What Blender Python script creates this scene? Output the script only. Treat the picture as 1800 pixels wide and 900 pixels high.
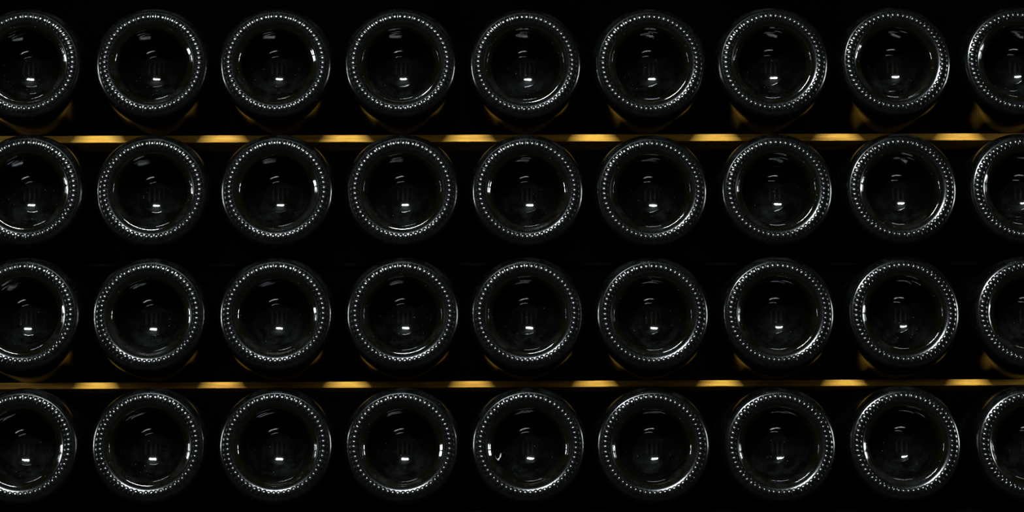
import bpy, bmesh, math, random
from mathutils import Vector, Matrix, noise
random.seed(7)
for o in list(bpy.data.objects): bpy.data.objects.remove(o)
S = bpy.context.scene
COL = S.collection
MM = 0.001

# ------------------------------------------------------------------ camera
cam_d = bpy.data.cameras.new('camera'); cam = bpy.data.objects.new('camera', cam_d); COL.objects.link(cam)
cam_d.sensor_fit = 'HORIZONTAL'; cam_d.sensor_width = 36.0; cam_d.lens = 36.0 * 3930 / 1800
cam_d.clip_start = 0.05; cam_d.clip_end = 50
RIGHT = Vector((0.99978588, -0.02024746, -0.00427081)); UP = Vector((0.00219953, -0.10123728, 0.99485988)); FWD = Vector((0.02057575, 0.99465625, 0.10117107))
cam.matrix_world = Matrix(((RIGHT.x, UP.x, -FWD.x, -0.0336928), (RIGHT.y, UP.y, -FWD.y, -1.6287496), (RIGHT.z, UP.z, -FWD.z, -0.1656676), (0, 0, 0, 1)))
S.camera = cam

# ------------------------------------------------------------------ world, exposure, lamps
S.view_settings.view_transform = 'Standard'; S.view_settings.look = 'None'
S.view_settings.exposure = 0.0; S.view_settings.gamma = 1.0; S.view_settings.use_curve_mapping = False
S.render.film_transparent = False
w = bpy.data.worlds.new('world'); S.world = w; w.use_nodes = True
w.node_tree.nodes['Background'].inputs[0].default_value = (0.6, 0.75, 1.0, 1); w.node_tree.nodes['Background'].inputs[1].default_value = 0.004

def area(name, loc, target, sx, sy, watts, color):
    d = bpy.data.lights.new(name, 'AREA'); d.shape = 'RECTANGLE'; d.size = sx; d.size_y = sy; d.energy = watts; d.color = color
    o = bpy.data.objects.new(name, d); COL.objects.link(o)
    o.location = loc; o.rotation_euler = (Vector(target) - Vector(loc)).to_track_quat('-Z', 'Y').to_euler()
    return o
area('tube_lamp', (-0.43, -3.0, 1.80), (-0.05, 0, 0), 1.0, 0.15, 190, (0.86, 0.95, 1.0))
area('tube_lamp', (-0.43, -3.02, 1.80), (-0.3, -3.6, 0.9), 1.0, 0.15, 5, (1.0, 0.9, 0.8))      # added warm wash: the tube's rear light on the wall and unseen posts
for sx in (-1, 1):
    area('aisle_lamp', (sx * 2.0, -0.25, 0.37), (0, -0.1, 0.37), 0.06, 0.22, 7.0, (0.88, 0.96, 1.0))
    area('aisle_lamp', (sx * 2.0, -0.25, 0.06), (0, -0.1, 0.06), 0.06, 0.22, 7.0, (0.88, 0.96, 1.0))

# ------------------------------------------------------------------ materials
def mat(name):
    m = bpy.data.materials.new(name); m.use_nodes = True
    nt = m.node_tree; b = nt.nodes['Principled BSDF']
    return m, nt, b
def N(nt, t, **kw):
    n = nt.nodes.new(t)
    for k, v in kw.items(): setattr(n, k, v)
    return n
def coords(nt, scale=(1, 1, 1), per_object=True):
    tc = N(nt, 'ShaderNodeTexCoord'); mp = N(nt, 'ShaderNodeMapping'); mp.inputs['Scale'].default_value = scale
    nt.links.new(tc.outputs['Object'], mp.inputs['Vector'])
    if per_object:
        oi = N(nt, 'ShaderNodeObjectInfo'); ml = N(nt, 'ShaderNodeVectorMath', operation='MULTIPLY_ADD')
        cb = N(nt, 'ShaderNodeCombineXYZ')
        for i in range(3): nt.links.new(oi.outputs['Random'], cb.inputs[i])
        ml.inputs[1].default_value = (13.7, 31.1, 57.3)
        nt.links.new(cb.outputs[0], ml.inputs[0]); nt.links.new(mp.outputs[0], ml.inputs[2])
        return ml.outputs[0], tc
    return mp.outputs[0], tc
def ramp(nt, src, stops):
    r = N(nt, 'ShaderNodeValToRGB'); e = r.color_ramp.elements
    while len(e) < len(stops): e.new(0.5)
    for el, (p, c) in zip(e, stops): el.position = p; el.color = c if len(c) == 4 else (*c, 1)
    nt.links.new(src, r.inputs[0]); return r
def g(v): return (v, v, v)
def math_(nt, op, a, b=None):
    n = N(nt, 'ShaderNodeMath', operation=op)
    for i, v in enumerate((a, b)):
        if v is None: continue
        if isinstance(v, (int, float)): n.inputs[i].default_value = v
        else: nt.links.new(v, n.inputs[i])
    return n.outputs[0]

def glass(name, rough, rough_var, bump, dust_amount, speck, low_dust=False, base=(0.0012, 0.0013, 0.0008), spec=0.5, coat=0.0, film=1.0, up_dust=False, thick=None):
    """dark bottle glass; real dust lies on it as a thin, patchy, dull layer"""
    m, nt, b = mat(name)
    v, tc = coords(nt)
    n1 = N(nt, 'ShaderNodeTexNoise'); n1.inputs['Scale'].default_value = 160; n1.inputs['Detail'].default_value = 5; nt.links.new(v, n1.inputs['Vector'])
    n2 = N(nt, 'ShaderNodeTexNoise'); n2.inputs['Scale'].default_value = 60; n2.inputs['Detail'].default_value = 6; n2.inputs['Roughness'].default_value = 0.7; nt.links.new(v, n2.inputs['Vector'])
    vo = N(nt, 'ShaderNodeTexVoronoi'); vo.inputs['Scale'].default_value = 330; nt.links.new(v, vo.inputs['Vector'])
    vr = ramp(nt, vo.outputs['Distance'], [(0.0, g(1)), (0.09, g(0.8)), (0.13, g(0))])
    vc = ramp(nt, vo.outputs['Color'], [(0.68, g(0)), (0.78, g(1))])
    specks = math_(nt, 'MULTIPLY', vr.outputs[0], vc.outputs[0]); specks = math_(nt, 'MULTIPLY', specks, speck)
    cl = ramp(nt, n2.outputs['Fac'], [(0.46, g(0)), (0.74, g(1))])
    cloud = math_(nt, 'MULTIPLY', cl.outputs[0], dust_amount)
    if low_dust:
        sp = N(nt, 'ShaderNodeSeparateXYZ'); nt.links.new(tc.outputs['Object'], sp.inputs[0])
        mr = N(nt, 'ShaderNodeMapRange'); mr.inputs['From Min'].default_value = 0.004; mr.inputs['From Max'].default_value = -0.018; mr.inputs['To Min'].default_value = 0.06; mr.inputs['To Max'].default_value = 1
        nt.links.new(sp.outputs[2], mr.inputs['Value'])
        cloud = math_(nt, 'MULTIPLY', cloud, mr.outputs[0])
    if up_dust:
        sp = N(nt, 'ShaderNodeSeparateXYZ'); nt.links.new(tc.outputs['Object'], sp.inputs[0])
        mr = N(nt, 'ShaderNodeMapRange'); mr.inputs['From Min'].default_value = 0.005; mr.inputs['From Max'].default_value = 0.04; mr.inputs['To Min'].default_value = 0.05; mr.inputs['To Max'].default_value = 1
        nt.links.new(sp.outputs[2], mr.inputs['Value'])
        cloud = math_(nt, 'MULTIPLY', cloud, mr.outputs[0])
    fac = math_(nt, 'ADD', specks, cloud); fac = math_(nt, 'MINIMUM', fac, 1.0)
    mx = N(nt, 'ShaderNodeMix', data_type='RGBA'); mx.inputs['A'].default_value = (*base, 1); mx.inputs['B'].default_value = (0.09, 0.10, 0.10, 1)
    if thick:      # glow through the thick olive rim glass, put into the base colour by depth
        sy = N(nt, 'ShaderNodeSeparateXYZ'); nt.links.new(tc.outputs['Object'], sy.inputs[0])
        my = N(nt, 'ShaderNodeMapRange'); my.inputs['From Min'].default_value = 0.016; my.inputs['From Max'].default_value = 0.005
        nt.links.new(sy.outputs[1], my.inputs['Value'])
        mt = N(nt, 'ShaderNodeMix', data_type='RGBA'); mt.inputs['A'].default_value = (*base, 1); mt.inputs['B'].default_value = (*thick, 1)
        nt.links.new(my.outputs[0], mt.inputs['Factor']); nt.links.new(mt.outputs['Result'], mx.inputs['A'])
    b.inputs['Specular Tint'].default_value = (film, film, film, 1)
    nt.links.new(fac, mx.inputs['Factor']); nt.links.new(mx.outputs['Result'], b.inputs['Base Color'])
    rr = N(nt, 'ShaderNodeMapRange'); rr.inputs['To Min'].default_value = rough - rough_var; rr.inputs['To Max'].default_value = rough + rough_var
    nt.links.new(n1.outputs['Fac'], rr.inputs['Value']); nt.links.new(rr.outputs[0], b.inputs['Roughness'])
    bp = N(nt, 'ShaderNodeBump'); bp.inputs['Strength'].default_value = bump; bp.inputs['Distance'].default_value = 0.0006
    nt.links.new(n2.outputs['Fac'], bp.inputs['Height']); nt.links.new(bp.outputs[0], b.inputs['Normal'])
    b.inputs['IOR'].default_value = 1.5; b.inputs['Specular IOR Level'].default_value = spec
    b.inputs['Coat Weight'].default_value = coat; b.inputs['Coat Roughness'].default_value = 0.13; nt.links.new(bp.outputs[0], b.inputs['Coat Normal'])
    return m
M_BODY = glass('dark_bottle_glass', 0.18, 0.06, 0.08, 0.14, 0.5, spec=0.12, film=0.33, up_dust=True)
M_RING = glass('moulded_base_glass', 0.215, 0.05, 0.15, 0.03, 0.15, coat=0.2)
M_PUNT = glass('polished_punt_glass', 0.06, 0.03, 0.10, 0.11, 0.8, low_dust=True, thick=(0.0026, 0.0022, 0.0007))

def wood(name, light, dark, spot):
    m, nt, b = mat(name)
    v, tc = coords(nt, (1, 6, 14), False)
    n1 = N(nt, 'ShaderNodeTexNoise'); n1.inputs['Scale'].default_value = 26; n1.inputs['Detail'].default_value = 8; n1.inputs['Roughness'].default_value = 0.65; nt.links.new(v, n1.inputs['Vector'])
    n2 = N(nt, 'ShaderNodeTexNoise'); n2.inputs['Scale'].default_value = 14; n2.inputs['Detail'].default_value = 6; nt.links.new(v, n2.inputs['Vector'])
    r = ramp(nt, n1.outputs['Fac'], [(0.32, dark), (0.6, light)])
    r2 = ramp(nt, n2.outputs['Fac'], [(0.30, spot), (0.42, (1, 1, 1))])
    mx = N(nt, 'ShaderNodeMix', data_type='RGBA', blend_type='MULTIPLY'); mx.inputs['Factor'].default_value = 1
    nt.links.new(r.outputs[0], mx.inputs['A']); nt.links.new(r2.outputs[0], mx.inputs['B']); nt.links.new(mx.outputs['Result'], b.inputs['Base Color'])
    b.inputs['Roughness'].default_value = 0.75
    bp = N(nt, 'ShaderNodeBump'); bp.inputs['Strength'].default_value = 0.3; bp.inputs['Distance'].default_value = 0.0004
    nt.links.new(n1.outputs['Fac'], bp.inputs['Height']); nt.links.new(bp.outputs[0], b.inputs['Normal'])
    return m
M_SLAT = wood('yellow_sawn_wood', (0.84, 0.43, 0.034), (0.46, 0.20, 0.012), (0.45, 0.36, 0.3))
M_DARKWOOD = wood('dark_wood', (0.030, 0.022, 0.014), (0.016, 0.012, 0.009), (0.5, 0.5, 0.5))
def plain(name, col, rough, sc=9, var=0.5):
    m, nt, b = mat(name); v, tc = coords(nt, (1, 1, 1), False)
    n1 = N(nt, 'ShaderNodeTexNoise'); n1.inputs['Scale'].default_value = sc; n1.inputs['Detail'].default_value = 8; nt.links.new(v, n1.inputs['Vector'])
    r = ramp(nt, n1.outputs['Fac'], [(0.3, tuple(c * (1 - var) for c in col)), (0.7, col)])
    nt.links.new(r.outputs[0], b.inputs['Base Color']); b.inputs['Roughness'].default_value = rough
    bp = N(nt, 'ShaderNodeBump'); bp.inputs['Strength'].default_value = 0.4; bp.inputs['Distance'].default_value = 0.01
    nt.links.new(n1.outputs['Fac'], bp.inputs['Height']); nt.links.new(bp.outputs[0], b.inputs['Normal'])
    return m
M_STONE = plain('dark_cellar_stone', (0.03, 0.03, 0.028), 0.9)
M_EARTH = plain('dark_earth_floor', (0.006, 0.006, 0.005), 1.0)
M_BACK_SHADE = plain('shade_black_back_wall', (0.0005, 0.0005, 0.0005), 1.0)  # shade behind the bottles put into a near-black wall colour
M_BACK_SHADE.node_tree.nodes['Principled BSDF'].inputs['Specular IOR Level'].default_value = 0.0
M_RAIL_SHADE = plain('shade_black', (0.0025, 0.0025, 0.0022), 1.0, 40)  # gap shade put into the near-black colour of the added rails
M_RAIL_SHADE.node_tree.nodes['Principled BSDF'].inputs['Specular IOR Level'].default_value = 0.0
M_FLAKE = plain('pale_flake', (0.75, 0.74, 0.70), 0.6, 300, 0.2)

# ------------------------------------------------------------------ mesh helpers
def finish(bm, name, material, smooth=False):
    me = bpy.data.meshes.new(name); bm.normal_update(); bm.to_mesh(me); bm.free()
    me.materials.append(material)
    if smooth:
        for p in me.polygons: p.use_smooth = True
    return me
def link(name, me, parent=None, **props):
    o = bpy.data.objects.new(name, me); COL.objects.link(o)
    if parent: o.parent = parent
    for k, v in props.items(): o[k] = v
    return o
def box(bm, x0, x1, y0, y1, z0, z1):
    vs = [bm.verts.new((x, y, z)) for x in (x0, x1) for y in (y0, y1) for z in (z0, z1)]
    for q in ((0, 1, 3, 2), (4, 6, 7, 5), (0, 4, 5, 1), (2, 3, 7, 6), (0, 2, 6, 4), (1, 5, 7, 3)): bm.faces.new([vs[i] for i in q])
def box_me(name, material, *a):
    bm = bmesh.new(); box(bm, *a); bmesh.ops.recalc_face_normals(bm, faces=bm.faces[:]); return finish(bm, name, material)

# ------------------------------------------------------------------ setting
RX, RY0, RY1, RZ0, RZ1 = 3.2, -3.6, 0.80, -0.95, 2.1
def struct(name, material, *a): return link(name, box_me(name, material, *a), kind='structure')
struct('floor', M_EARTH, -RX, RX, RY0, RY1, RZ0 - 0.1, RZ0)
struct('ceiling', M_STONE, -RX, RX, RY0, RY1, RZ1, RZ1 + 0.1)
struct('wall_back', M_BACK_SHADE, -RX, RX, RY1, RY1 + 0.1, RZ0, RZ1)
struct('wall_front', M_STONE, -RX, RX, RY0 - 0.1, RY0, RZ0, RZ1)
struct('wall_left', M_STONE, -RX - 0.1, -RX, RY0, RY1, RZ0, RZ1)
struct('wall_right', M_STONE, RX, RX + 0.1, RY0, RY1, RZ0, RZ1)

M_PALE = plain('pale_post', (0.40, 0.36, 0.31), 0.9)
for k, px in enumerate((-1.75, -0.85, -0.05, 0.85)): struct('added_post_%d' % (k + 1), M_PALE, px - 0.14, px + 0.14, RY0, RY0 + 0.12, RZ0, 1.35)  # unseen posts added behind the camera for pale streaks mirrored in the punts

# ------------------------------------------------------------------ rack
def slat(name, x0, x1, z0, z1, y, depth, thick, tilt, seed, label, material):
    """a sawn lath: fine saw wander along both front edges; front top edge runs z0 -> z1"""
    n = 420; bm = bmesh.new(); rings = []
    for i in range(n + 1):
        t = i / n; x = x0 + (x1 - x0) * t; zt = z0 + (z1 - z0) * t
        q = Vector((x * 60, seed, 0)); a = noise.noise(q) * 0.00018 + noise.noise(q * 4) * 0.00012; b_ = noise.noise(q + Vector((0, 9, 0))) * 0.0002 + noise.noise(q * 5 + Vector((0, 5, 0))) * 0.00012
        dz = -math.tan(tilt) * depth; c = 0.0003
        prof = [(y, zt - c + min(a, 0.0001)), (y + c, zt + min(a, 0)), (y + depth, zt + dz), (y + depth, zt + dz - thick), (y + c, zt - thick + b_), (y, zt - thick + c + b_)]
        rings.append([bm.verts.new((x, py, pz)) for py, pz in prof])
    for r0, r1 in zip(rings, rings[1:]):
        for k in range(6): bm.faces.new((r0[k], r0[(k + 1) % 6], r1[(k + 1) % 6], r1[k]))
    bm.faces.new(rings[0]); bm.faces.new(rings[-1][::-1])
    bmesh.ops.recalc_face_normals(bm, faces=bm.faces[:])
    return link(name, finish(bm, name, material), label=label, category='slat', group='thin wooden laths between the rows of bottles')
T = math.radians(3.2)
SL1 = (96.1 * MM, 97.8 * MM); SL2 = (-89.7 * MM, -89.2 * MM); X0, X1 = -0.50, 0.50; YS = 0.045
slat('wooden_slat', X0, X1, SL1[0], SL1[1], YS, 0.033, 0.0054, T, 3.0, 'upper yellow wooden slat, brightly lit in patches, under the top row of bottles', M_SLAT)
slat('wooden_slat', X0, X1, SL2[0], SL2[1], YS, 0.033, 0.0047, T, 8.0, 'lower yellow wooden slat, the thinner one, above the bottom row of bottles', M_SLAT)
YR = 0.070
ZR2 = 0.7 * MM; ZR4 = -186.2 * MM
def rail(name, zt, thick, label, material):
    o = link(name, box_me(name, material, X0, X1, YR - 0.012, YR + 0.012, zt - thick, zt), label=label, category='rail'); return o
rail('support_rail', ZR2, 0.0022, 'thin black strip in the dark gap under the second row of bottles', M_RAIL_SHADE)
rail('support_rail', ZR4, 0.014, 'dark wooden rail hidden in shadow under the bottom row of bottles', M_RAIL_SHADE)
for sx, s in ((-1, 'left'), (1, 'right')):
    xa, xb = sorted((sx * 0.50, sx * 0.54))
    link('rack_post', box_me('rack_post', M_DARKWOOD, xa, xb, 0.04, 0.12, RZ0, 0.4), label='dark upright wooden post carrying the %s ends of the slats' % s, category='post', group='rack posts at the slat ends')

# ------------------------------------------------------------------ bottle
R = 44.2
CTRL_OUT = [(44.2, 70), (44.2, 45), (44.2, 30), (44.1, 20), (43.8, 13.0), (43.1, 8.0), (41.8, 4.1), (40.2, 2.0), (38.9, 1.0), (38.0, 0.66), (37.2, 0.38), (36.2, 0.16), (35.2, 0.03), (34.4, 0.0), (33.6, 0.06), (32.7, 0.22), (31.8, 0.47), (31.1, 0.76), (30.4, 1.2)]
STEP = [(29.5, 1.85), (29.0, 2.2), (28.5, 2.32), (28.1, 2.7)]      # some bottles show a small moulded step inside the ring
PLAIN = [(29.5, 1.85), (28.8, 2.45)]
DOME = [(27.2, 3.85), (26.2, 5.25), (25.3, 7.2), (24.6, 10.2), (23.8, 15.0), (22.5, 21.0), (20.2, 27.0), (16.8, 32.2), (12.0, 36.0), (6.0, 37.9), (0.0, 38.5)]
CTRL = CTRL_OUT + PLAIN + DOME
def catmull(P, n=5):
    out = []
    for i in range(len(P) - 1):
        p0 = P[max(i - 1, 0)]; p1 = P[i]; p2 = P[i + 1]; p3 = P[i + 2] if i + 2 < len(P) else (-P[i][0], P[i][1])
        for k in range(n):
            t = k / n
            out.append(tuple(0.5 * (2 * p1[j] + (p2[j] - p0[j]) * t + (2 * p0[j] - 5 * p1[j] + 4 * p2[j] - p3[j]) * t * t + (3 * p1[j] - p0[j] - 3 * p2[j] + p3[j]) * t ** 3) for j in (0, 1)))
    out.append(P[-1]); return out
DENSE = catmull(CTRL)
def cut(r_out, r_in, lo=0): return [p for p in DENSE if r_in - 1e-6 <= p[0] <= r_out + 1e-6]
A_OUT, A_IN = CTRL_OUT[7], CTRL_OUT[-1]
iA = DENSE.index(min(DENSE, key=lambda p: abs(p[0] - A_OUT[0]) + abs(p[1] - A_OUT[1])))
iB = DENSE.index(min(DENSE, key=lambda p: abs(p[0] - A_IN[0]) + abs(p[1] - A_IN[1])))
REAR = [(0, 300), (13.8, 300), (14.5, 299), (14.5, 296), (13.6, 294), (13.6, 290), (16.4, 288), (16.6, 279), (14.2, 276), (14.6, 255), (16.5, 235), (21, 212), (29, 188), (36.5, 168), (41.5, 150), (43.7, 132), (44.2, 115), (44.2, 90)]
def lathe(prof, seg, name, material):
    bm = bmesh.new(); rings = []
    for r, y in prof:
        if r < 1e-6: rings.append([bm.verts.new((0, y * MM, 0))])
        else: rings.append([bm.verts.new((r * MM * math.cos(2 * math.pi * i / seg), y * MM, r * MM * math.sin(2 * math.pi * i / seg))) for i in range(seg)])
    for a, b in zip(rings, rings[1:]):
        for i in range(seg):
            j = (i + 1) % seg
            if len(a) == 1: bm.faces.new((a[0], b[i], b[j]))
            elif len(b) == 1: bm.faces.new((a[i], b[0], a[j]))
            else: bm.faces.new((a[i], b[i], b[j], a[j]))
    bm.normal_update()
    f = bm.faces[len(bm.faces) // 2 if False else 0] if False else None
    bmesh.ops.reverse_faces(bm, faces=bm.faces[:])
    return finish(bm, name, material, True)
ME_BODY = lathe(REAR + DENSE[:iA + 1], 96, 'body', M_BODY)
ME_RING = lathe(DENSE[iA:iB + 1], 144, 'base_ring', M_RING)
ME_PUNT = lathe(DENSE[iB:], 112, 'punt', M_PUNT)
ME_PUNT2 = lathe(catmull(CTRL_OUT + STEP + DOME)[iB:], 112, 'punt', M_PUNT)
# orientation test: body normals must point outwards
def outward(me):
    s = 0
    for p in me.polygons:
        c = p.center; s += p.normal.x * c.x + p.normal.z * c.z
    return s
if outward(ME_BODY) < 0:
    for me in (ME_BODY, ME_RING, ME_PUNT, ME_PUNT2): me.flip_normals()

# one knurl: a rounded rib lying across the crest of the ring, following its curve
def knurl_mesh(name, half_len, half_w, h, skew):
    pts = DENSE[iA:iB + 1]
    L = [0]
    for p, q in zip(pts, pts[1:]): L.append(L[-1] + math.hypot(q[0] - p[0], q[1] - p[1]))
    i0 = min(range(len(pts)), key=lambda i: abs(pts[i][0] - 35.25)); s0 = L[i0]
    def at(s):
        s = min(max(s, 0), L[-1] - 1e-6)
        i = max(k for k in range(len(L) - 1) if L[k] <= s); t = (s - L[i]) / (L[i + 1] - L[i])
        p, q = pts[i], pts[i + 1]; tx, ty = q[0] - p[0], q[1] - p[1]; l = math.hypot(tx, ty)
        return (p[0] + tx * t, p[1] + ty * t), (ty / l, tx / l)
    bm = bmesh.new(); rows = []; nu, nv = 8, 10
    for a in range(nu + 1):
        u = -1 + 2 * a / nu; row = []
        for b in range(nv + 1):
            v = -1 + 2 * b / nv
            wv = half_w * (0.35 + 0.65 * math.sqrt(max(0, 1 - u ** 4 * 0.97)))
            hh = h * max(0, 1 - abs(u) ** 3.2) * max(0, 1 - abs(v) ** 3.0) - 0.05
            (r, y), (nr, ny) = at(s0 + u * half_len)
            r2, y2 = r + nr * hh, y + ny * hh
            th = (v * wv + skew * u) / 35.6
            row.append(bm.verts.new((r2 * MM * math.cos(th), y2 * MM, r2 * MM * math.sin(th))))
        rows.append(row)
    for a in range(nu):
        for b in range(nv): bm.faces.new((rows[a][b], rows[a][b + 1], rows[a + 1][b + 1], rows[a + 1][b]))
    bm.normal_update()
    if sum(f.normal.y for f in bm.faces) > 0: bmesh.ops.reverse_faces(bm, faces=bm.faces[:])
    return finish(bm, name, M_RING, True)
ME_KNURL = [knurl_mesh('knurl', 2.95, 1.87, 0.60, 0.1), knurl_mesh('knurl', 3.1, 1.90, 0.68, 0.3), knurl_mesh('knurl', 2.85, 1.83, 0.54, -0.1)]
NK = 60
def flake():
    bm = bmesh.new()
    line = [(-23.6, -10.9), (-22.4, -9.6), (-21.8, -10.6), (-20.6, -8.0), (-19.9, -7.4), (-19.6, -4.4), (-20.6, -5.6), (-21.0, -8.0), (-22.3, -8.6), (-23.4, -10.0)]
    for yy in (15.2, 15.9): 
        vs = [bm.verts.new((x * MM, (yy + 0.25 * (i % 3)) * MM, z * MM)) for i, (x, z) in enumerate(line)]
        bm.faces.new(vs)
    bm.verts.ensure_lookup_table(); n = len(line)
    for i in range(n): bm.faces.new((bm.verts[i], bm.verts[(i + 1) % n], bm.verts[n + (i + 1) % n], bm.verts[n + i]))
    bmesh.ops.recalc_face_normals(bm, faces=bm.faces[:])
    return finish(bm, 'flake', M_FLAKE)
ME_FLAKE = flake()

BX = [[-358.1, -264.9, -173.9, -81.8, 10.7, 103.2, 194.3, 285.9, 377.7], [-355.6, -263.9, -172.5, -80.4, 11.7, 103.2, 195.9, 288.0, 379.5],
      [-356.5, -264.9, -172.7, -80.0, 11.0, 103.0, 195.4, 287.7, 380.7], [-356.4, -264.2, -172.1, -80.5, 11.4, 102.4, 194.9, 286.6, 379.5]]
BZ = [[143.4, 143.4, 143.5, 143.5, 142.8, 143.2, 144.0, 144.8, 144.8], [49.3, 48.7, 48.8, 48.9, 48.5, 48.1, 49.0, 49.5, 49.4],
      [-42.0, -42.7, -42.3, -42.4, -42.6, -43.1, -42.7, -42.4, -42.6], [-137.9, -137.6, -138.0, -138.4, -138.3, -139.1, -139.0, -138.4, -138.7]]
ROWS = ['top row above the upper slat', 'second row below the upper slat', 'third row above the lower slat', 'bottom row below the lower slat']
COLS = ['leftmost dark bottle, cut by the frame, in the', 'second dark bottle from the left in the', 'third dark bottle from the left in the', 'fourth dark bottle from the left in the',
        'middle one of nine dark bottles in the', 'fourth dark bottle from the right in the', 'third dark bottle from the right in the', 'second dark bottle from the right in the', 'rightmost dark bottle, cut by the frame, in the']
GROUP = ['bottles lying in the top row', 'bottles lying in the second row', 'bottles lying in the third row', 'bottles lying in the bottom row']
def lerp(ab, x): t = (x - X0) / (X1 - X0); return ab[0] + (ab[1] - ab[0]) * t
for r in range(4):
    for c in range(9):
        x, z = BX[r][c] * MM, BZ[r][c] * MM
        if r == 0: top, y = lerp(SL1, x), YS
        elif r == 1: top, y = ZR2, YR
        elif r == 2: top, y = lerp(SL2, x), YS
        else: top, y = ZR4, YR
        a = T
        for _ in range(6): a = math.atan((z - R * MM / math.cos(a) - top - 0.00005) / y)
        e = link('wine_bottle', None); e.empty_display_size = 0.03
        e.location = (x, random.uniform(-0.0006, 0.0006), z); e.rotation_euler = (-a, 0, random.uniform(-0.004, 0.004))
        e['label'] = COLS[c] + ' ' + ROWS[r]; e['category'] = 'bottle'; e['group'] = GROUP[r]
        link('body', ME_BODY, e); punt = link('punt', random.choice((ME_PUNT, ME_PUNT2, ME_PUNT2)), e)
        if (r, c) == (3, 4):
            e['label'] = 'bottom row dark bottle with a small white flake inside its hollow base'
            link('flake', ME_FLAKE, punt, label='white chip stuck to the glass')
        ring = link('base_ring', ME_RING, e); ring.rotation_euler = (0, random.uniform(0, 2 * math.pi), 0)
        for k in range(NK):
            o = link('knurl', random.choice(ME_KNURL), ring)
            o.rotation_euler = (0, 2 * math.pi * (k + random.uniform(-0.05, 0.05)) / NK, 0)
